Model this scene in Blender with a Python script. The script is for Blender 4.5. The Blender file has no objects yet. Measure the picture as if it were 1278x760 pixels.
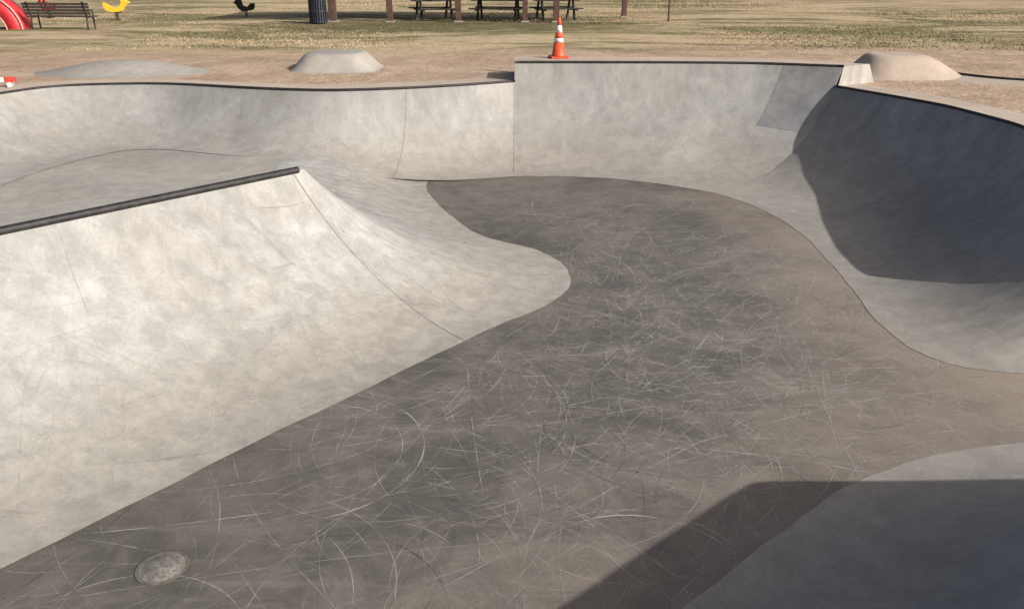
import bpy, bmesh, math, random
import numpy as np
from mathutils import Vector, Matrix
random.seed(7); np.random.seed(7)
scene=bpy.context.scene
try:
    scene.view_settings.view_transform='Standard'; scene.view_settings.look='None'
    scene.view_settings.exposure=0; scene.view_settings.gamma=1
except Exception: pass

# ---------------------------------------------------------------- node helpers
class NT:
    def __init__(s,name):
        s.m=bpy.data.materials.new(name); s.m.use_nodes=True
        s.t=s.m.node_tree; s.n=s.t.nodes; s.l=s.t.links
        s.b=s.n['Principled BSDF']; s.out=s.n['Material Output']
        s.tc=s.n.new('ShaderNodeTexCoord')
    def lk(s,a,b): s.l.new(a,b)
    def setin(s,sock,v):
        if isinstance(v,bpy.types.NodeSocket): s.lk(v,sock)
        else: sock.default_value=v
    def mapping(s,scale=(1,1,1),rot=(0,0,0),loc=(0,0,0)):
        m=s.n.new('ShaderNodeMapping'); s.lk(s.tc.outputs['Object'],m.inputs[0])
        m.inputs['Scale'].default_value=scale; m.inputs['Rotation'].default_value=rot; m.inputs['Location'].default_value=loc
        return m.outputs[0]
    def noise(s,scale,detail=4,rough=.55,vec=None,dist=0):
        n=s.n.new('ShaderNodeTexNoise'); s.lk(vec if vec else s.tc.outputs['Object'],n.inputs['Vector'])
        n.inputs['Scale'].default_value=scale; n.inputs['Detail'].default_value=detail
        n.inputs['Roughness'].default_value=rough; n.inputs['Distortion'].default_value=dist
        return n.outputs['Fac']
    def math(s,op,a,b=0,c=0,clamp=False):
        n=s.n.new('ShaderNodeMath'); n.operation=op; n.use_clamp=clamp
        s.setin(n.inputs[0],a); s.setin(n.inputs[1],b)
        if op in('MULTIPLY_ADD','COMPARE'): s.setin(n.inputs[2],c)
        return n.outputs[0]
    def rng(s,v,a,b,c=0,d=1,smooth=True):
        n=s.n.new('ShaderNodeMapRange'); n.interpolation_type='SMOOTHSTEP' if smooth else 'LINEAR'
        s.setin(n.inputs[0],v)
        for i,x in zip((1,2,3,4),(a,b,c,d)): n.inputs[i].default_value=x
        return n.outputs[0]
    def mix(s,f,a,b,mode='MIX'):
        n=s.n.new('ShaderNodeMixRGB'); n.blend_type=mode
        s.setin(n.inputs[0],f)
        for i,x in ((1,a),(2,b)):
            if isinstance(x,tuple): n.inputs[i].default_value=(*x[:3],1)
            else: s.setin(n.inputs[i],x)
        return n.outputs[0]
    def sep(s):
        n=s.n.new('ShaderNodeSeparateXYZ'); s.lk(s.tc.outputs['Object'],n.inputs[0]); return n.outputs
    def bump(s,h,strength=.3,dist=.02):
        n=s.n.new('ShaderNodeBump'); n.inputs['Strength'].default_value=strength; n.inputs['Distance'].default_value=dist
        s.lk(h,n.inputs['Height']); s.lk(n.outputs[0],s.b.inputs['Normal'])
    def base(s,c,rough=.8):
        if isinstance(c,tuple): s.b.inputs['Base Color'].default_value=(*c,1)
        else: s.lk(c,s.b.inputs['Base Color'])
        s.setin(s.b.inputs['Roughness'],rough)

def concrete(name,light,dark,tan,seed=1,white=.3,dustz=None,rough=.82,stain=.35,contrast=.55):
    t=NT(name)
    t.b.inputs['Specular IOR Level'].default_value=.3
    o=(seed*13.1,seed*5.3,seed)
    big=t.noise(.42,4,.6,vec=t.mapping(loc=o),dist=.3)
    c=t.mix(t.rng(big,.36,.64),dark,light)
    med=t.noise(1.7,9,.7,vec=t.mapping(loc=o,scale=(1,1,.7)),dist=.9)
    c=t.mix(t.math('MULTIPLY',t.rng(med,.5,.68),white),c,tuple(min(1,x*1.35) for x in light))
    c=t.mix(t.math('MULTIPLY',t.rng(med,.5,.3),.5*contrast),c,tuple(x*.7 for x in dark))
    st=t.noise(.9,5,.65,vec=t.mapping(loc=(o[1],o[0],0),scale=(1,1,.45)),dist=.7)
    c=t.mix(t.math('MULTIPLY',t.rng(st,.48,.68),stain),c,tan)
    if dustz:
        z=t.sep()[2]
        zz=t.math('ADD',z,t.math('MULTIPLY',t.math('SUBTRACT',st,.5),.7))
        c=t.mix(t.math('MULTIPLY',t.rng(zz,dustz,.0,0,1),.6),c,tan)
    stv=t.noise(3.4,5,.65,vec=t.mapping(scale=(1.6,1.6,.14),loc=o),dist=.4)
    c=t.mix(.75*contrast,c,t.rng(stv,.3,.7,.72,1.22),'MULTIPLY')
    ef=t.math('ABSOLUTE',t.math('SUBTRACT',t.noise(2.3,7,.62,vec=t.mapping(loc=(o[2],o[1],4)),dist=1.4),.5))
    c=t.mix(t.math('MULTIPLY',t.rng(ef,.018,.0),.15),c,tuple(min(1,x*1.4) for x in light))
    fine=t.noise(42,3,.7)
    c=t.mix(.55,c,t.rng(fine,.25,.75,.8,1.18,False),'MULTIPLY')
    t.base(c,t.rng(med,.3,.7,rough-.08,rough+.1))
    t.bump(t.math('ADD',t.noise(1.6,2),t.math('MULTIPLY',fine,.06)),.18,.05)
    return t.m

def simple(name,c,rough=.6,metal=0,var=.25,scale=9,spec=.5):
    t=NT(name)
    n=t.noise(scale,4,.65)
    col=t.mix(t.rng(n,.3,.7),tuple(x*(1-var) for x in c),tuple(min(1,x*(1+var)) for x in c))
    t.base(col,rough); t.b.inputs['Metallic'].default_value=metal; t.b.inputs['Specular IOR Level'].default_value=spec
    return t.m

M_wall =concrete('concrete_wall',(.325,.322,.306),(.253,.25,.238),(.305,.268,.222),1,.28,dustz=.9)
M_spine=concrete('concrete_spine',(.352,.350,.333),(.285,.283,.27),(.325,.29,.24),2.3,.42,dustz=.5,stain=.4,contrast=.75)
M_upper=concrete('concrete_upper_floor',(.345,.328,.292),(.28,.266,.238),(.32,.272,.22),3.1,.3)
M_deck =concrete('concrete_deck',(.48,.40,.325),(.42,.34,.27),(.44,.335,.25),4.4,.2,contrast=.3)
M_ramp =concrete('concrete_ramp',(.34,.318,.285),(.28,.262,.235),(.36,.295,.23),5.2,.25,contrast=.4)
M_cap  =concrete('concrete_cap',(.37,.355,.325),(.31,.296,.27),(.36,.31,.25),6.2,.3,contrast=.8)
M_steel=simple('painted_steel_coping',(.022,.02,.02),.6,.1,.5,14)
M_joint=simple('joint_filler',(.17,.16,.145),.9)
M_paint=simple('cover_paint',(.205,.206,.205),.85,0,.2,2.5,.3)

def floor_mat():
    t=NT('polished_floor_concrete')
    s=t.sep()
    big=t.noise(.55,6,.64,dist=.8); med=t.noise(1.7,8,.7,dist=1.2)
    c=t.mix(t.rng(big,.36,.62),(.092,.085,.073),(.146,.132,.111))
    c=t.mix(t.math('MULTIPLY',t.rng(med,.48,.68),.45),c,(.205,.186,.158))
    c=t.mix(t.math('MULTIPLY',t.rng(med,.5,.32),.5),c,(.072,.067,.06))
    xx=t.math('ADD',s[0],t.math('MULTIPLY',t.math('SUBTRACT',t.noise(.7,5,.65),.5),4.2))
    dd=t.math('SUBTRACT',t.math('MULTIPLY',s[0],.656),t.math('MULTIPLY',s[1],.755))
    dd=t.math('ADD',dd,t.math('MULTIPLY',t.math('SUBTRACT',med,.5),2.2))
    dust=t.math('MAXIMUM',t.rng(xx,2.0,5.2),t.math('MULTIPLY',t.rng(dd,-3.9,-2.0),.5))
    c=t.mix(t.math('MULTIPLY',dust,.8),c,(.325,.265,.208))
    st=t.noise(2.6,6,.72,vec=t.mapping(scale=(.25,2.6,1),rot=(0,0,-.85)),dist=1.2)
    c=t.mix(t.math('MULTIPLY',t.rng(st,.52,.7),.25),c,(.27,.25,.218))
    fine=t.noise(45,3,.7)
    c=t.mix(.65,c,t.rng(fine,.25,.75,.76,1.24,False),'MULTIPLY')
    t.base(c,t.rng(med,.3,.7,.6,.78)); t.b.inputs['Specular IOR Level'].default_value=.35
    t.bump(t.math('ADD',t.noise(1.4,2),t.math('MULTIPLY',fine,.05)),.1,.04)
    return t.m
M_floor=floor_mat()

def grass_nodes(t):
    a=t.noise(.28,7,.68,vec=t.mapping(scale=(.4,1.3,1)),dist=.8)
    b=t.noise(1.2,5,.7)
    c=t.mix(t.rng(a,.44,.56),(.45,.355,.22),(.185,.165,.08))
    c=t.mix(t.math('MULTIPLY',t.rng(b,.47,.68),.5),c,(.52,.43,.30))
    d=t.noise(.42,6,.66,vec=t.mapping(loc=(9,3,0),scale=(.45,1.5,1)),dist=.5)
    c=t.mix(t.math('MULTIPLY',t.rng(d,.52,.62),.8),c,(.40,.285,.195))
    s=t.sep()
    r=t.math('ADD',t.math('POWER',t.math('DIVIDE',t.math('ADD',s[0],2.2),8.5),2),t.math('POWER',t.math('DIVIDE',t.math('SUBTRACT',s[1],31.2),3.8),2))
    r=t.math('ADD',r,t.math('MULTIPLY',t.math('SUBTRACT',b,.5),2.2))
    c=t.mix(t.math('MULTIPLY',t.rng(r,1.2,.3),.75),c,(.105,.10,.045))  # dark green ellipse: shelter roof shadow painted into the grass colour
    return c
def ground_mat():
    t=NT('dirt_and_dry_grass')
    s=t.sep()
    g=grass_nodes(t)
    n1=t.noise(.7,6,.65,dist=.4)
    dirt=t.mix(t.rng(n1,.35,.65),(.36,.26,.18),(.49,.37,.27))
    dirt=t.mix(t.math('MULTIPLY',t.rng(t.noise(5,5,.7),.5,.7),.4),dirt,(.30,.22,.15))
    yy=t.math('ADD',s[1],t.math('MULTIPLY',t.math('SUBTRACT',t.noise(.3,6,.65,vec=t.mapping(loc=(3,0,0))),.5),12))
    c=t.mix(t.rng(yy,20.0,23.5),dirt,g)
    fine=t.noise(14,5,.75)
    c=t.mix(.8,c,t.rng(fine,.25,.75,.65,1.35,False),'MULTIPLY')
    t.base(c,.95); t.b.inputs['Specular IOR Level'].default_value=.1
    t.bump(t.math('ADD',t.noise(3,4),t.math('MULTIPLY',fine,.4)),.7,.08)
    return t.m
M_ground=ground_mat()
def blade_mat():
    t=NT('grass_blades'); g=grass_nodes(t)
    geo=t.n.new('ShaderNodeNewGeometry')
    c=t.mix(.9,g,t.rng(geo.outputs['Random Per Island'],0,1,.5,1.1,False),'MULTIPLY')
    t.base(c,.9); t.b.inputs['Specular IOR Level'].default_value=.15
    return t.m
M_blade=blade_mat()

# ---------------------------------------------------------------- mesh helpers
def mk(name,verts,faces,mat,parent=None,smooth=False,loc=None):
    me=bpy.data.meshes.new(name); me.from_pydata([tuple(map(float,v)) for v in verts],[],[tuple(f) for f in faces]); me.update()
    if mat: me.materials.append(mat)
    if smooth:
        me.polygons.foreach_set('use_smooth',[True]*len(me.polygons))
    o=bpy.data.objects.new(name,me); scene.collection.objects.link(o)
    if parent: o.parent=parent
    if loc: o.location=loc
    return o
def empty(name,loc=(0,0,0),rz=0):
    e=bpy.data.objects.new(name,None); e.empty_display_size=.3; scene.collection.objects.link(e)
    e.location=loc; e.rotation_euler=(0,0,rz); return e
def from_bm(bm,name,mat,parent=None,smooth=False):
    me=bpy.data.meshes.new(name); bm.to_mesh(me); bm.free(); me.materials.append(mat)
    if smooth: me.polygons.foreach_set('use_smooth',[True]*len(me.polygons))
    o=bpy.data.objects.new(name,me); scene.collection.objects.link(o)
    if parent: o.parent=parent
    return o
def box(name,c,s,mat,parent,rot=(0,0,0),bev=.008):
    bm=bmesh.new(); bmesh.ops.create_cube(bm,size=1)
    bmesh.ops.scale(bm,vec=s,verts=bm.verts)
    if bev: bmesh.ops.bevel(bm,geom=bm.edges[:],offset=min(bev,min(s)*.3),segments=2,affect='EDGES')
    from mathutils import Euler
    bmesh.ops.rotate(bm,matrix=Euler(rot).to_matrix(),verts=bm.verts)
    bmesh.ops.translate(bm,vec=c,verts=bm.verts)
    return from_bm(bm,name,mat,parent)
def tube(name,pts,r,mat,parent,seg=10):
    P=[Vector(p) for p in pts]; V=[];F=[]
    for i,p in enumerate(P):
        a=P[max(i-1,0)]; b=P[min(i+1,len(P)-1)]
        t=(b-a).normalized(); up=Vector((0,0,1)) if abs(t.z)<.95 else Vector((1,0,0))
        x=t.cross(up).normalized(); y=x.cross(t)
        for k in range(seg):
            an=2*math.pi*k/seg; V.append(p+x*math.cos(an)*r+y*math.sin(an)*r)
    for i in range(len(P)-1):
        for k in range(seg):
            F.append((i*seg+k,i*seg+(k+1)%seg,(i+1)*seg+(k+1)%seg,(i+1)*seg+k))
    F.append(tuple(range(seg))); F.append(tuple(reversed(range((len(P)-1)*seg,len(P)*seg))))
    return mk(name,V,F,mat,parent,True)
def lathe(name,prof,mat,parent,seg=28,smooth=True):
    V=[];F=[]
    for r,z in prof:
        for k in range(seg):
            a=2*math.pi*k/seg; V.append((r*math.cos(a),r*math.sin(a),z))
    for i in range(len(prof)-1):
        for k in range(seg):
            F.append((i*seg+k,i*seg+(k+1)%seg,(i+1)*seg+(k+1)%seg,(i+1)*seg+k))
    F.append(tuple(reversed(range(seg)))); F.append(tuple(range((len(prof)-1)*seg,len(prof)*seg)))
    return mk(name,V,F,mat,parent,smooth)
def dense(P,n=20,w=9,it=2):
    P=np.array(P,float); o=[]
    for a,b in zip(P[:-1],P[1:]):
        for k in range(n): o.append(a+(b-a)*k/n)
    o.append(P[-1]); o=np.array(o)
    for _ in range(it):
        l=2*o[0]-o[w:0:-1]; r=2*o[-1]-o[-2:-w-2:-1]
        q=np.vstack([l,o,r]); cs=np.cumsum(np.vstack([np.zeros((1,q.shape[1])),q]),0)
        e0,e1=o[0].copy(),o[-1].copy()
        o=(cs[2*w+1:]-cs[:-(2*w+1)])/(2*w+1); o[0]=e0;o[-1]=e1
    return o
def profile(F,C,k=0,M=30,off=0,Rm=99):
    d=C[:2]-F[:2]; w=max(np.linalg.norm(d),1e-4); h=max(C[2]-F[2],.01)
    R=(w*w+h*h)/(2*h); fl=0.0
    if R>Rm:
        R=Rm; wr=math.sqrt(max(2*R*h-h*h,1e-6)); fl=max(w-wr,0)
    wa=w-fl; th=math.atan2(wa,R-h); pts=[]
    q=fl/(fl+R*th)
    for j in range(M+1):
        u=j/M
        if u<q: s=fl*u/q; z=0; a=0
        else: a=th*(u-q)/(1-q); s=fl+R*math.sin(a); z=R*(1-math.cos(a))
        s_=s/w
        z+= .016*min(1,fl)*max(0,math.sin(min(1,s_*1.3)*math.pi))
        s/=w
        s2=u; z2=h*(u*u*(3-2*u))
        S=s*(1-k)+s2*k; Z=z*(1-k)+z2*k
        nx=-math.sin(a)*off/w; nz=math.cos(a)*off
        pts.append((F[0]+d[0]*(S+nx),F[1]+d[1]*(S+nx),F[2]+Z+.004+nz))
    return pts
class Loft:
    def __init__(s,pairs,wF=9,wC=6,n=20,jit=.006,Rm=None):
        F=[p[0] if len(p[0])==3 else (*p[0],0) for p in pairs]
        C=[p[1] if len(p[1])==3 else (*p[1],1.38) for p in pairs]
        K=[[p[2] if len(p)>2 else 0] for p in pairs]
        s.F=dense(F,n,wF); s.C=dense(C,n,wC); s.K=dense(K,n,wF)[:,0]; s.n=n
        N=len(s.F)
        if Rm is None: Rm=[(0,99)]
        s.R=np.interp(np.arange(N)/n,[a for a,b in Rm],[b for a,b in Rm])
        ph=random.random()*9
        for i in range(1,len(s.F)-1):
            j=jit*(math.sin(i*.31+ph)+.6*math.sin(i*.77+ph*2)); d=s.C[i,:2]-s.F[i,:2]
            s.F[i,:2]+=d/ (np.linalg.norm(d)+1e-6)*j
    def grid(s,off=0,M=30): return np.array([profile(f,c,k,M,off,r) for f,c,k,r in zip(s.F,s.C,s.K,s.R)])
    def mesh(s,name,mat,parent,M=30):
        V=s.grid(0,M).reshape(-1,3).tolist();Fc=[]
        m=M+1
        for i in range(len(s.F)-1):
            for j in range(M): Fc.append((i*m+j,i*m+j+1,(i+1)*m+j+1,(i+1)*m+j))
        o=mk(name,V,Fc,mat,parent,True)
        bm=bmesh.new(); bm.from_mesh(o.data); bmesh.ops.recalc_face_normals(bm,faces=bm.faces)
        if sum(f.normal.z for f in bm.faces)<0: bmesh.ops.reverse_faces(bm,faces=bm.faces)
        bm.to_mesh(o.data); bm.free(); return o
    def at(s,u):
        x=u*s.n; i=int(min(max(x,0),len(s.F)-2)); f=x-i
        g=lambda A:A[i]*(1-f)+A[i+1]*f
        return g(s.F),g(s.C),g(s.K),g(s.R)
    def prof(s,u,off,M=30):
        f,c,k,r=s.at(u); return profile(f,c,k,M,off,r)
    def patch(s,name,u0,u1,v0,v1,mat,parent,nu=8,off=.003,M=30):
        V=[];Fc=[];a=int(v0*M);b=int(v1*M)
        for q in range(nu+1): V+=s.prof(u0+(u1-u0)*q/nu,off)[a:b+1]
        m=b-a+1
        for i in range(nu):
            for j in range(m-1): Fc.append((i*m+j,i*m+j+1,(i+1)*m+j+1,(i+1)*m+j))
        return mk(name,V,Fc,mat,parent,True)
    def joint(s,name,u,width,mat,parent,u_top=None,v0=0,v1=1):
        M=30; u_top=u if u_top is None else u_top; L=[];S=[]
        for j in range(int(v0*M),int(v1*M)+1):
            uu=u+(u_top-u)*j/M; L.append(Vector(s.prof(uu,.003)[j]))
            S.append(Vector(s.prof(uu+.05,.003)[j])-Vector(s.prof(uu-.05,.003)[j]))
        V=[];Fc=[]
        for j,p in enumerate(L):
            t=(L[min(j+1,len(L)-1)]-L[max(j-1,0)]).normalized()
            sd=S[j]; sd=(sd-t*sd.dot(t)).normalized()*width/2*(.7+.5*random.random()); V+=[p-sd,p+sd]
        for j in range(len(L)-1): Fc.append((2*j,2*j+1,2*j+3,2*j+2))
        return mk(name,V,Fc,mat,parent,True)

# ---------------------------------------------------------------- skate bowl
bowl=empty('skate_bowl')
left=Loft([((-7.5,2.0,.45),(-9.6,2.0)),((-7.6,8,.45),(-9.6,8)),((-7.6,11,.45),(-9.5,11.5)),((-7.4,12.8,.45),(-9.3,13.2)),
 ((-7.1,13.5,.45),(-8.9,14.3)),((-6.9,13.9,.45),(-8.54,15.2)),((-6.6,14.1,.45),(-7.66,15.5)),((-6.0,14.1,.45),(-6.42,15.6)),
 ((-4.9,13.6,.45),(-4.93,15.02)),((-3.8,13.4,.435),(-3.70,14.7)),((-2.8,13.45,.17),(-2.84,14.68)),((-1.45,13.5,0),(-1.17,15.2)),((.05,13.95,0),(.05,15.893))],wC=8)
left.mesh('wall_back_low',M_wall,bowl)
ext=Loft([((.05,13.95),(.05,15.98,1.72)),((.86,13.98),(.95,16.0,1.72)),((1.8,13.8),(3.0,15.95,1.72)),((2.61,13.4),(4.7,15.83,1.72)),((3.3,12.85),(6.1,15.3,1.72))],wC=5,Rm=[(0,3.1)])
ext.mesh('wall_extension',M_wall,bowl)
right=Loft([((3.3,12.85),(5.952,15.17)),((3.68,12.3),(6.39,14.2)),((3.9,11.6),(6.9,13.0)),((4.05,10.75),(7.11,11.24)),((4.0,9.6),(6.72,9.8)),
 ((3.95,8.7),(6.5,8.6)),((3.81,7.73),(6.47,7.9)),((3.88,6.97),(6.5,7.68)),((4.17,6.64),(6.62,7.58)),((4.68,6.51),(7.0,7.57)),
 ((7,6.4),(8.2,7.7)),((9.5,6.3),(11.5,7.7)),((9.8,6.0),(12,5.8)),((9.6,5.6),(11.5,3.5)),((7,5.5),(7,3.47)),((4.05,5.44),(4.6,3.47)),
 ((3.12,5.19),(4.15,3.47)),((2.38,4.83),(3.95,3.45)),((1.54,4.10),(2.95,2.6)),((.985,3.62),(2.336,2.065)),((-1.1,1.81),(.25,.25)),((-3.2,0),(-1.85,-1.55)),
 ((-5.0,-1.5),(-4.2,-3.3)),((-5.9,-1.6),(-6.5,-3.5)),((-6.6,-.6),(-8.6,-2)),((-6.5,-.1),(-9.6,.62))],wC=4,wF=8,
 Rm=[(0,3.1),(1.5,2.7),(3,2.3),(4,2.4),(5.5,3.4),(8,5),(10,7),(12,99)])
right.mesh('wall_right_and_near',M_wall,bowl)
spine=Loft([((-6.5,-.1),(-9.6,.62)),((-5.7,.84),(-7.0,3.5)),((-3.17,3.94),(-4.9,5.8)),((-2.1,5.3),(-4.0,6.8)),((-1.15,6.41),(-3.2,7.69)),((-.24,7.53),(-2.5,8.46)),
 ((.45,8.16),(-2.29,8.69)),((.75,8.84),(-2.29,8.72)),((.62,9.6),(-2.32,8.85,1.33)),((.22,10.13),(-2.6,9.6,.95),.3),((-.43,10.5),(-3.0,10.6,.6),.7),
 ((-.95,11.6),(-3.6,11.6,.46),1),((-1.35,12.7),(-3.8,12.7,.45),1),((-1.5,13.5),(-3.8,13.4,.445),1),((-1.3,14.0),(-3.8,13.7,.44),1)],wC=5,wF=7)
spine.mesh('spine_hip',M_spine,bowl)
back=Loft([((-9.6,2.2,.45),(-9.6,.62)),((-7.96,4.37,.45),(-7.0,3.5)),((-5.85,6.68,.45),(-4.9,5.8)),((-3.3,9.5,.45),(-2.29,8.69)),
 ((-3.3,9.65,.45),(-2.32,8.85,1.33)),((-3.3,10.0,.45),(-2.6,9.6,.95),.3),((-3.4,10.6,.45),(-3.0,10.6,.6),.7)],wC=5,wF=5,jit=0)
back.mesh('spine_far_side',M_spine,bowl)
mk('upper_floor',[(x,y,.444) for x,y in [(-9.3,1.3),(-7.0,3.7),(-4.9,6.0),(-2.9,8.5),(-2.9,9.6),(-3.1,10.6),(-3.55,11.6),(-3.68,12.9),(-3.68,13.9),(-4.9,14.2),(-6,14.5),(-7.2,14.3),(-8,13.5),(-8.2,3)]],[tuple(range(14))],M_upper,bowl)
mk('flat_bottom',[(-9,-3.2,0),(12,-3.2,0),(12,14.6,0),(-9,14.6,0)],[(0,1,2,3)],M_floor,bowl)

def cop(l,name,r=.024):
    pts=[(c[0],c[1],c[2]+.003) for c in l.C]
    tube(name,pts[::2]+([pts[-1]] if len(pts)%2==0 else []),r,M_steel,bowl)
cop(left,'coping_low'); cop(ext,'coping_extension'); cop(right,'coping_right')
sp=[(c[0],c[1],c[2]+.01) for c in spine.C[:5*20+17]]
tube('coping_spine',sp[::2],.038,M_steel,bowl)
left.joint('joint_1',10.55,.008,M_joint,bowl)
left.joint('joint_3',11.99,.009,M_joint,bowl,v0=.1)
spine.joint('joint_5',4.75,.008,M_joint,bowl,u_top=5.55)
ext.patch('cover_paint_patch',3.3,3.99,.68,1.0,M_paint,bowl,nu=20,off=.004)
V=[];Fc=[];n=len(ext.C)
for i,c in enumerate(ext.C):
    u=i/(n-1); e=max(0,(u-.8)/.2)
    dx,dy=e*.62,.95*(1-e)+.36*e
    V+= [(c[0],c[1],1.722),(c[0]+dx,c[1]+dy,1.722),(c[0]+dx*1.35,c[1]+dy*1.35+.2*(1-e),1.3),(c[0]-.1*e,c[1]-.04-.06*e,1.3)]
for i in range(n-1):
    a=4*i
    Fc+=[(a,a+4,a+5,a+1),(a+1,a+5,a+6,a+2)]
mk('extension_platform',V,Fc,M_deck,bowl)
mk('extension_end_cap',V[-4:]+V[:4],[(0,1,2,3),(4,7,6,5)],M_cap,bowl)

outl=[tuple(c) for c in left.C[:-1]]+[(c[0],c[1],1.38) for c in ext.C[:-1]]+[tuple(c) for c in right.C]
outl=np.array([(o[0],o[1]) for o in outl])
cen=np.array([0,6.0])
ang=np.arctan2(outl[:,1]-cen[1],outl[:,0]-cen[0])
outl=outl[np.argsort(ang)]
def rings(ds,z0,name,mat,parent=None,hill=False):
    V=[];Fc=[];N=len(outl)
    for di,d in enumerate(ds):
        for p in outl:
            v=p-cen; L=np.hypot(*v); q=cen+v*(L+d)/L
            z=z0
            if hill:
                if d>2: z+= .05*math.sin(q[0]*.35+1)*math.sin(q[1]*.3)*min(1,(d-2)/4)
                if d>28: z+=(d-28)*.012
            V.append((q[0],q[1],z))
    for r in range(len(ds)-1):
        for k in range(N):
            a=r*N+k;b=r*N+(k+1)%N; Fc.append((a,b,b+N,a+N))
    return mk(name,V,Fc,mat,parent,True)
rings([0,.4,.8],1.382,'deck_edge_slab',M_deck,bowl)
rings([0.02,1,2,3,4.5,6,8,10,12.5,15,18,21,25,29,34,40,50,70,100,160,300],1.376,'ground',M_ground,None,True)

# ---------------------------------------------------------------- wheel scuffs
poly=[tuple(p[:2]) for p in spine.F[:13*20]]+[tuple(p[:2]) for p in left.F[11*20+2:]]+[tuple(p[:2]) for p in ext.F]+[tuple(p[:2]) for p in right.F]
PX=np.array([p[0] for p in poly]);PY=np.array([p[1] for p in poly]); X2=np.roll(PX,-1);Y2=np.roll(PY,-1); DY=np.where(Y2==PY,1e-9,Y2-PY)
def inside(x,y):
    c=((PY>y)!=(Y2>y)); return (np.sum(c&(x<(X2-PX)*(y-PY)/DY+PX))%2)==1
V=[];Fc=[];A=[];T=[]
def floor_scuff(x,y,th,L,kr,dk,w,al,tone,k):
    st=.07; m=int(L/st)+2; prev=None
    for q in range(m):
        kr+=dk*st; th+=kr*st; x+=math.cos(th)*st;y+=math.sin(th)*st
        if not inside(x,y): break
        ww=w*(.65+.35*math.sin(q*.6+k)); nx,ny=-math.sin(th)*ww/2,math.cos(th)*ww/2
        z=.0015+.0000006*k
        V.extend([(x-nx,y-ny,z),(x+nx,y+ny,z)]); f=al*min(1,(q+.1)/5,(m-q)/5); A.extend([f,f]); T.extend([tone,tone])
        i=len(V)
        if prev: Fc.append((prev[0],prev[1],i-1,i-2))
        prev=(i-2,i-1)
for k in range(3700):
    x=random.uniform(-4,5.5);y=random.uniform(2.5,13.8)
    if random.random()<.5: x=random.gauss(1.3,1.4); y=random.gauss(8,2.0)
    if not inside(x,y): continue
    th=random.choice([random.gauss(.9,.35),random.gauss(.15,.35),random.uniform(0,6.28),random.uniform(0,6.28)])
    kind=random.random()
    if kind<.6:  L=random.uniform(.8,4.0); kr=random.choice([1,-1])*random.uniform(.3,1.3)
    elif kind<.8:L=random.uniform(.15,.8); kr=random.choice([1,-1])*random.uniform(.2,3)
    else:         L=random.uniform(.5,3.5); kr=random.uniform(-.12,.12)
    w=random.choice([.004,.005,.006,.007,.008,.010,.02]); al=random.uniform(.1,.55)*(1 if w<.012 else .35)
    if random.random()<.06: al=min(.85,al*1.8)
    tone=0 if random.random()<.2 else 1
    if tone==0: al*=.7
    dk=random.gauss(0,.1)
    floor_scuff(x,y,th,L,kr,dk,w,al,tone,k)
    if kind<.6 and random.random()<.4:
        o=random.choice([.06,.16,.2]); floor_scuff(x-math.sin(th)*o,y+math.cos(th)*o,th,L*random.uniform(.6,1),kr/(1-kr*o),dk,w*.8,al*.8,tone,k+.5)
t=NT('scuff_chalk')
at=t.n.new('ShaderNodeAttribute'); at.attribute_name='fade'
at2=t.n.new('ShaderNodeAttribute'); at2.attribute_name='tone'
tr=t.n.new('ShaderNodeBsdfTransparent'); mx=t.n.new('ShaderNodeMixShader')
brk=t.rng(t.noise(5,3,.7),.3,.58)
t.lk(t.math('MULTIPLY',at.outputs['Fac'],brk),mx.inputs[0]); t.lk(tr.outputs[0],mx.inputs[1]); t.lk(t.b.outputs[0],mx.inputs[2]); t.lk(mx.outputs[0],t.out.inputs[0])
t.base(t.mix(at2.outputs['Fac'],(.06,.055,.05),(.50,.47,.42)),.85)
M_scuff=t.m
def scuffobj(name,V,Fc,A,T):
    so=mk(name,V,Fc,M_scuff,bowl,True)
    so.data.attributes.new('fade','FLOAT','POINT').data.foreach_set('value',A)
    so.data.attributes.new('tone','FLOAT','POINT').data.foreach_set('value',[float(x) for x in T])
scuffobj('wheel_scuff_marks',V,Fc,A,T)
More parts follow.
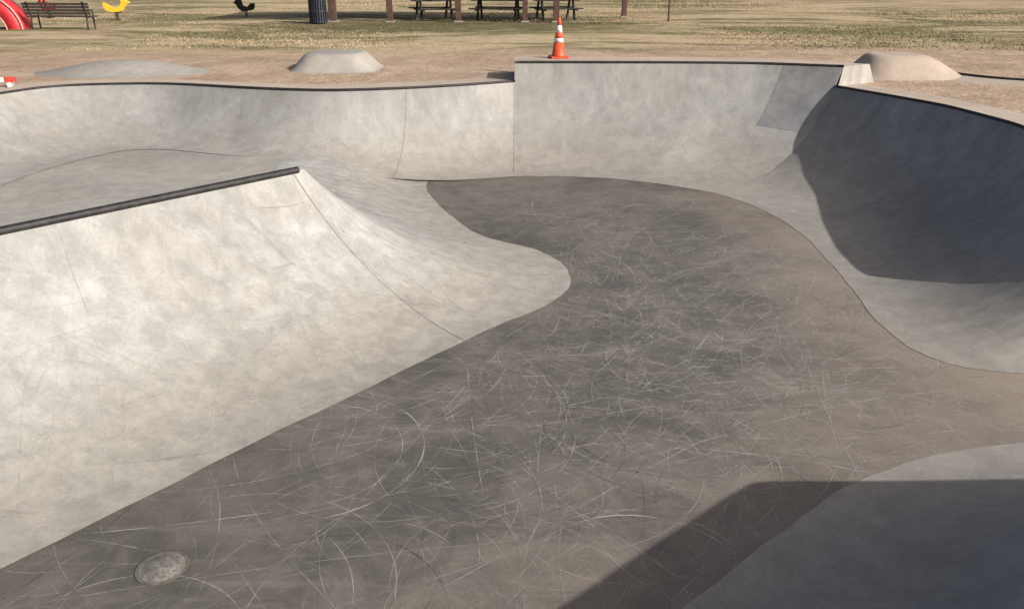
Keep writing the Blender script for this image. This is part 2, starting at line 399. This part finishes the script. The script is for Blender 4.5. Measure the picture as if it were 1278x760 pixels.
def wall_scuffs(l,name,cnt,i0,i1,amin=.08,amax=.4):
    G=l.grid(.0035); I=G.shape[0]; V=[];Fc=[];A=[];T=[]
    def P(a,b):
        a=min(max(a,0),I-1.001); b=min(max(b,0),29.999); i=int(a);j=int(b);f=a-i;g=b-j
        return Vector(G[i,j]*(1-f)*(1-g)+G[i+1,j]*f*(1-g)+G[i,j+1]*(1-f)*g+G[i+1,j+1]*f*g)
    for k in range(cnt):
        a0=random.uniform(i0,i1); typ=random.random()
        if typ<.55:
            span=random.uniform(8,45)*random.choice([1,-1]); top=random.uniform(8,29); b0=random.uniform(-6,6)
            pts=[(a0+span*q/40, b0+(top-b0)*math.sin(math.pi*q/40)) for q in range(41)]
            q0=random.randint(0,25); pts=pts[q0:q0+random.randint(8,30)]
        elif typ<.8:
            sl=random.gauss(0,9); b0=random.uniform(0,20); b1=b0+random.uniform(3,14)
            pts=[(a0+sl*q/20,b0+(b1-b0)*q/20) for q in range(21)]
        else:
            b0=random.uniform(2,27); ln=random.uniform(4,26); sl=random.gauss(0,2)
            pts=[(a0+ln*q/20,b0+sl*math.sin(q/9)) for q in range(21)]
        pts=[p for p in pts if 0<=p[1]<=29.5 and i0<=p[0]<=i1]
        if len(pts)<4: continue
        w=random.choice([.004,.006,.008,.014,.03]); al=random.uniform(amin,amax)*(1 if w<.012 else .45); tone=1 if random.random()<.82 else 0
        m=len(pts); prev=None
        for q,(a,b) in enumerate(pts):
            p=P(a,b); p2=P(a+(pts[min(q+1,m-1)][0]-pts[max(q-1,0)][0])*.3,b+(pts[min(q+1,m-1)][1]-pts[max(q-1,0)][1])*.3)
            tg=(p2-p)
            nr=(P(a+.5,b)-P(a-.5,b)).cross(P(a,b+.5)-P(a,b-.5))
            sd=tg.cross(nr)
            if sd.length<1e-9: continue
            sd=sd.normalized()*w/2
            V+=[p-sd,p+sd]; f=al*min(1,(q+.1)/4,(m-q)/4)*(1 if tone else .4); A+=[f,f]; T+=[tone,tone]; i=len(V)
            if prev: Fc.append((prev[0],prev[1],i-1,i-2))
            prev=(i-2,i-1)
    scuffobj(name,V,Fc,A,T)
wall_scuffs(spine,'scuffs_spine',460,30,250,.15,.75)
wall_scuffs(left,'scuffs_back',200,60,250)
wall_scuffs(ext,'scuffs_extension',160,0,79)
wall_scuffs(right,'scuffs_right',160,0,200)
wall_scuffs(right,'scuffs_near',110,300,400)

# drain cover
dr=empty('drain_cover',(-2.18,3.97,.003)); dr.scale=(.84,.84,1)
M_dr=simple('drain_dusty_metal',(.205,.192,.168),1,0,.35,16,.1); M_dk=simple('drain_gap',(.13,.12,.105),1,spec=.1)
lathe('dust_ring',[(.002,.0004),(.185,.0004),(.19,0)],simple('drain_mortar',(.145,.132,.112),1,0,.25,12,.1),dr,48)
lathe('frame',[(.163,.0004),(.162,.0012),(.153,.0012),(.152,.001)],M_dr,dr,48)
lathe('plate',[(.001,.0013),(.151,.0013),(.1515,.001)],M_dr,dr,48)
V=[];Fc=[]
for rr,cnt in ((.04,6),(.075,12),(.112,18)):
    for k in range(cnt):
        a=2*math.pi*k/cnt; cx,cy=rr*math.cos(a),rr*math.sin(a)
        for s1,s2 in((-1,-1),(1,-1),(1,1),(-1,1)):
            x=s1*.009;y=s2*.0035; V.append((cx+x*math.cos(a)-y*math.sin(a),cy+x*math.sin(a)+y*math.cos(a),.0022))
        i=len(V); Fc.append((i-4,i-3,i-2,i-1))
mk('slots',V,Fc,M_dk,dr)

# ---------------------------------------------------------------- features behind
def superhump(name,cx,cy,ax,ay,h,p,flat,mat,rz=0,sk=0,z0=1.365):
    e=empty(name,(cx,cy,z0),rz); V=[];Fc=[];nr,ns=16,56
    for i in range(nr+1):
        r=i/nr
        q=0 if r<flat else (r-flat)/(1-flat)
        z=h*(1-q*q*(3-2*q))
        for k in range(ns):
            a=2*math.pi*k/ns; c,s_=math.cos(a),math.sin(a)
            rad=1/((abs(c)**p+abs(s_)**p)**(1/p))
            V.append((ax*r*rad*c+sk*(1-r),ay*r*rad*s_,z))
    for i in range(nr):
        for k in range(ns): Fc.append((i*ns+k,(i+1)*ns+k,(i+1)*ns+(k+1)%ns,i*ns+(k+1)%ns))
    mk('body',V,Fc,mat,e,True); return e
superhump('concrete_hump',-3.78,18.0,1.0,.95,.36,4,.52,M_ramp)
superhump('concrete_mound',-8.1,17.4,2.1,1.2,.24,2,.1,M_ramp)
superhump('concrete_bank',8.0,16.9,1.25,1.0,.42,3,.35,M_deck,rz=-.1,sk=-.4)
adj=empty('adjacent_bowl_lip')
lp=dense([(8.5,17.3,1.45),(8.75,16.6,1.45),(9.2,15.7,1.45),(10.2,15.2,1.45),(12,15.0,1.45)],10,4)
tube('coping',lp,.028,M_steel,adj)
V=[];Fc=[]
for p in lp: V+=[(p[0]-.45,p[1]-.45,1.38),(p[0],p[1],1.44),(p[0]+.3,p[1]+.35,1.30)]
for i in range(len(lp)-1):
    a=3*i; Fc+=[(a,a+1,a+4,a+3),(a+1,a+2,a+5,a+4)]
mk('lip',V,Fc,M_deck,adj,True)

# ---------------------------------------------------------------- traffic cone
M_or=simple('cone_orange_plastic',(.62,.085,.03),.5,0,.2); M_wh=simple('cone_reflective_white',(.66,.62,.58),.55,0,.12)
cn=empty('traffic_cone',(.93,16.72,1.722),.15)
box('base',(0,0,.02),(.37,.37,.04),M_or,cn,bev=.012)
def cr_(z): return .135-(z-.04)/.72*.108
lathe('body_low',[(cr_(.04)+.012,.04),(cr_(.06),.06),(cr_(.30),.30)],M_or,cn)
lathe('collar_low',[(cr_(.30)+.002,.3005),(cr_(.38)+.002,.3795)],M_wh,cn)
lathe('body_mid',[(cr_(.38),.38),(cr_(.48),.48)],M_or,cn)
lathe('collar_high',[(cr_(.48)+.002,.4805),(cr_(.62)+.002,.6195)],M_wh,cn)
lathe('body_top',[(cr_(.62),.62),(cr_(.755),.755),(cr_(.76)-.008,.762)],M_or,cn)

# ---------------------------------------------------------------- park furniture
GZ=1.37
M_wood=simple('brown_stained_wood',(.085,.045,.032),.8,0,.35,5); M_dark=simple('dark_steel',(.022,.021,.021),.55,.3,.3); M_benchw=simple('bench_slats',(.06,.045,.04),.65,0,.3)
def bench(loc,w,rz=0):
    b=empty('park_bench',loc,rz)
    for i in range(4): box(f'seat_slat_{i+1}',(0,-.18+.115*i,.45),(w,.09,.035),M_benchw,b)
    for i in range(4): box(f'back_slat_{i+1}',(0,.245+.022*i,.55+.1*i),(w,.03,.08),M_benchw,b,rot=(-.22,0,0))
    for k,x in enumerate((-w*.42,w*.42)):
        tube(f'leg_front_{k+1}',[(x,-.2,0),(x,-.19,.43)],.028,M_dark,b); tube(f'leg_back_{k+1}',[(x,.26,0),(x,.21,.45),(x,.335,.92)],.028,M_dark,b)
        tube(f'arm_{k+1}',[(x,-.2,.43),(x,-.2,.63),(x,.24,.65)],.022,M_dark,b); tube(f'seat_rail_{k+1}',[(x,-.2,.425),(x,.22,.425)],.022,M_dark,b)
bench((-15.2,28.8,GZ),2.3,math.pi*.98)
def extr(name,pl,th,mat,parent,y0=0):
    n=len(pl); V=[(x,y0-th/2,z) for x,z in pl]+[(x,y0+th/2,z) for x,z in pl]
    F=[tuple(range(n)),tuple(reversed(range(n,2*n)))]+[(i,i+n,(i+1)%n+n,(i+1)%n) for i in range(n)]
    o=mk(name,V,F,mat,parent); m=o.modifiers.new('b','BEVEL'); m.width=.012; m.segments=2; m.limit_method='ANGLE'; return o
def rider(loc,mat,rz,s=1):
    e=empty('spring_rider',loc,rz); e.scale=(s,s,s)
    hel=[(.09*math.cos(a*.5),.09*math.sin(a*.5),.03+a*.5/(2*math.pi)*.065) for a in range(0,62)]
    tube('spring',hel,.014,M_dark,e,6); box('base_plate',(0,0,.015),(.34,.34,.03),M_dark,e)
    pl=[(-.5,.55),(-.42,.42),(-.2,.36),(.15,.36),(.32,.42),(.42,.55),(.52,.7),(.66,.74),(.64,.8),(.54,.84),(.5,.95),(.38,.98),(.28,.9),(.27,.76),(.2,.62),(0,.56),(-.2,.58),(-.36,.72),(-.52,.78)]
    extr('body_side_1',pl,.05,mat,e,-.13); extr('body_side_2',pl,.05,mat,e,.13)
    box('seat',(-.05,0,.52),(.32,.24,.05),mat,e); box('footrest',(.12,0,.34),(.08,.62,.04),M_dark,e); tube('handle',[(.3,-.28,.8),(.3,.28,.8)],.02,M_dark,e)
M_y=simple('yellow_plastic',(.68,.42,.03),.5,0,.1); M_r=simple('red_plastic',(.5,.03,.035),.45,0,.12)
rider((-15.85,34.2,GZ),M_y,.2,.85); rider((-19.3,35.6,GZ),M_r,2.7,.75); rider((-11.15,35.8,GZ),M_dark,2.9,.75)
ar=empty('playground_crawl_arch',(-17.75,28.9,GZ),.15)
V=[];Fc=[];n=28
for i in range(n+1):
    a=math.pi*i/n
    for (r,y) in ((1.15,-.45),(1.2,0),(1.15,.45),(.68,.45),(.65,0),(.68,-.45)):
        V.append((r*math.cos(a),y,r*math.sin(a)*1.0))
for i in range(n):
    for k in range(6): Fc.append((i*6+k,i*6+(k+1)%6,(i+1)*6+(k+1)%6,(i+1)*6+k))
mk('shell',V,Fc,M_r,ar,True)
M_pk=simple('pink_trim',(.6,.25,.24),.5)
tube('rim',[(1.17*math.cos(math.pi*i/n),-.47,1.17*math.sin(math.pi*i/n)) for i in range(n+1)],.03,M_pk,ar)
tube('hand_rail',[(.68*math.cos(math.pi*i/n),-.47,.68*math.sin(math.pi*i/n)) for i in range(n+1)],.025,M_pk,ar)

tcn=empty('trash_can',(-7.25,31.9,GZ)); M_nb=simple('navy_metal',(.03,.035,.055),.55,.2)
lathe('liner',[(.27,.06),(.28,.82),(.27,.83)],M_dark,tcn)
for k in range(22):
    a=2*math.pi*k/22; box(f'slat_{k+1}',(.32*math.cos(a),.32*math.sin(a),.45),(.02,.055,.8),M_nb,tcn,rot=(0,0,a),bev=.004)
for k,z in enumerate((.08,.45,.84)):
    lathe(f'hoop_{k+1}',[(.335,z-.02),(.345,z),(.335,z+.02)],M_nb,tcn)
lathe('lid',[(.34,.865),(.33,.9),(.22,.97),(.12,.98)],M_nb,tcn)

sh=empty('picnic_shelter',(-1.1,34.3,GZ))
posts=[(-5.8,-1.5,.28),(-.97,-1.5,.22),(2.8,-1.5,.22),(-3.6,-1.5,.22),(1.6,-1.5,.2),(5.8,1.5,.2)]
for k,(x,y,w) in enumerate(posts):
    box(f'post_{k+1}',(x,y,1.35),(w,w,2.7),M_wood,sh); box(f'footing_{k+1}',(x,y,.03),(w+.1,w+.1,.06),M_ramp,sh)
for k,y in enumerate((-1.5,1.5)): box(f'beam_{k+1}',(0,y,2.8),(13,.2,.24),M_wood,sh)
mk('roof',[(-7,-2.6,2.85),(7,-2.6,2.85),(7,2.6,2.85),(-7,2.6,2.85),(-5,0,3.9),(5,0,3.9)],[(0,1,5,4),(2,3,4,5),(1,2,5),(3,0,4),(0,3,2,1)],simple('roof_metal',(.12,.09,.07),.5),sh)
def table(loc,w,rz):
    e=empty('picnic_table',loc,rz)
    for i in range(4): box(f'top_board_{i+1}',(0,-.285+.19*i,.75),(w,.175,.045),M_dark,e)
    for sx in(-1,1):
        for i in range(2): box(f'bench_board_{sx}_{i}',(0,sx*(.68+.0)+(-.09+.18*i),.45),(w,.16,.045),M_dark,e)
        for k in(-1,1): tube(f'leg_{sx}_{k}',[(k*w*.36,sx*.5,0),(k*w*.36,sx*.22,.72)],.05,M_dark,e)
        box(f'brace_{sx}',(sx*w*.36,0,.41),(.07,1.6,.08),M_dark,e)
table((-3.1,34.0,GZ),1.7,.35); table((-.55,34.2,GZ),2.1,-.15); table((1.75,34.3,GZ),1.8,.25)
ps=empty('sign_post',(6.05,32.9,GZ)); tube('pole',[(0,0,0),(0,0,2.4)],.04,M_wood,ps); box('plate',(0,-.05,2.15),(.45,.02,.6),M_wh,ps)
bc=empty('striped_barricade',(-9.55,15.0,1.38),.3)
M_red=simple('barricade_red',(.45,.05,.04),.5)
for k in range(5): box(f'board_{k+1}',(-.4+.2*k,0,.13),(.198,.03,.09),M_red if k%2==0 else M_wh,bc,bev=.003)
for k in(-1,1): box(f'foot_{k}',(k*.38,.02,.045),(.05,.3,.08),M_wh,bc)

# ---------------------------------------------------------------- grass
N=70000
y=22+30*np.random.rand(N)**1.1; x=(np.random.rand(N)*2-1)*(y*.72+1)
keep=np.sin(x*.4+1)*np.sin(y*.7)+np.random.rand(N)*2+ (y-22)*.3>1.3
x=x[keep];y=y[keep];N=len(x); V=np.zeros((N*3,3))
a=np.random.rand(N)*6.28; h=.0+.03*np.random.rand(N)**2; w=.01+.013*np.random.rand(N)
V[0::3]=np.c_[x-np.cos(a)*w,y-np.sin(a)*w,np.full(N,1.36)]
V[1::3]=np.c_[x+np.cos(a)*w,y+np.sin(a)*w,np.full(N,1.36)]
V[2::3]=np.c_[x+np.random.randn(N)*.03,y+np.random.randn(N)*.03,1.395+h+np.where(y>40,(y-40)*.012,0)]
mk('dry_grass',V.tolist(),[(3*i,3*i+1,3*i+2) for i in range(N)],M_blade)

# ---------------------------------------------------------------- light, sky, camera
el=math.radians(28); az=Vector((.85,-.53,0)).normalized()
d=Vector((az.x*math.cos(el),az.y*math.cos(el),math.sin(el)))
sd=bpy.data.lights.new('sun','SUN'); sd.energy=5.0; sd.angle=math.radians(.5); sd.color=(1,.97,.93)
so=bpy.data.objects.new('sun',sd); scene.collection.objects.link(so); so.rotation_euler=d.to_track_quat('Z','Y').to_euler(); so.location=(10,-6,12)
w=bpy.data.worlds.new('World'); scene.world=w; w.use_nodes=True
bg=w.node_tree.nodes['Background']; sk=w.node_tree.nodes.new('ShaderNodeTexSky'); sk.sky_type='NISHITA'; sk.sun_disc=False
sk.sun_elevation=el; sk.sun_rotation=math.atan2(az.x,az.y); sk.dust_density=5; sk.air_density=.7; sk.ozone_density=.4
w.node_tree.links.new(sk.outputs[0],bg.inputs[0]); bg.inputs[1].default_value=.115
cd=bpy.data.cameras.new('camera'); cam=bpy.data.objects.new('camera',cd); scene.collection.objects.link(cam)
cam.location=(0,0,3.46); cam.rotation_euler=(math.radians(90-22.97),0,0); cd.sensor_width=36; cd.lens=28.25; cd.clip_end=1000; cd.clip_start=.05
scene.camera=cam
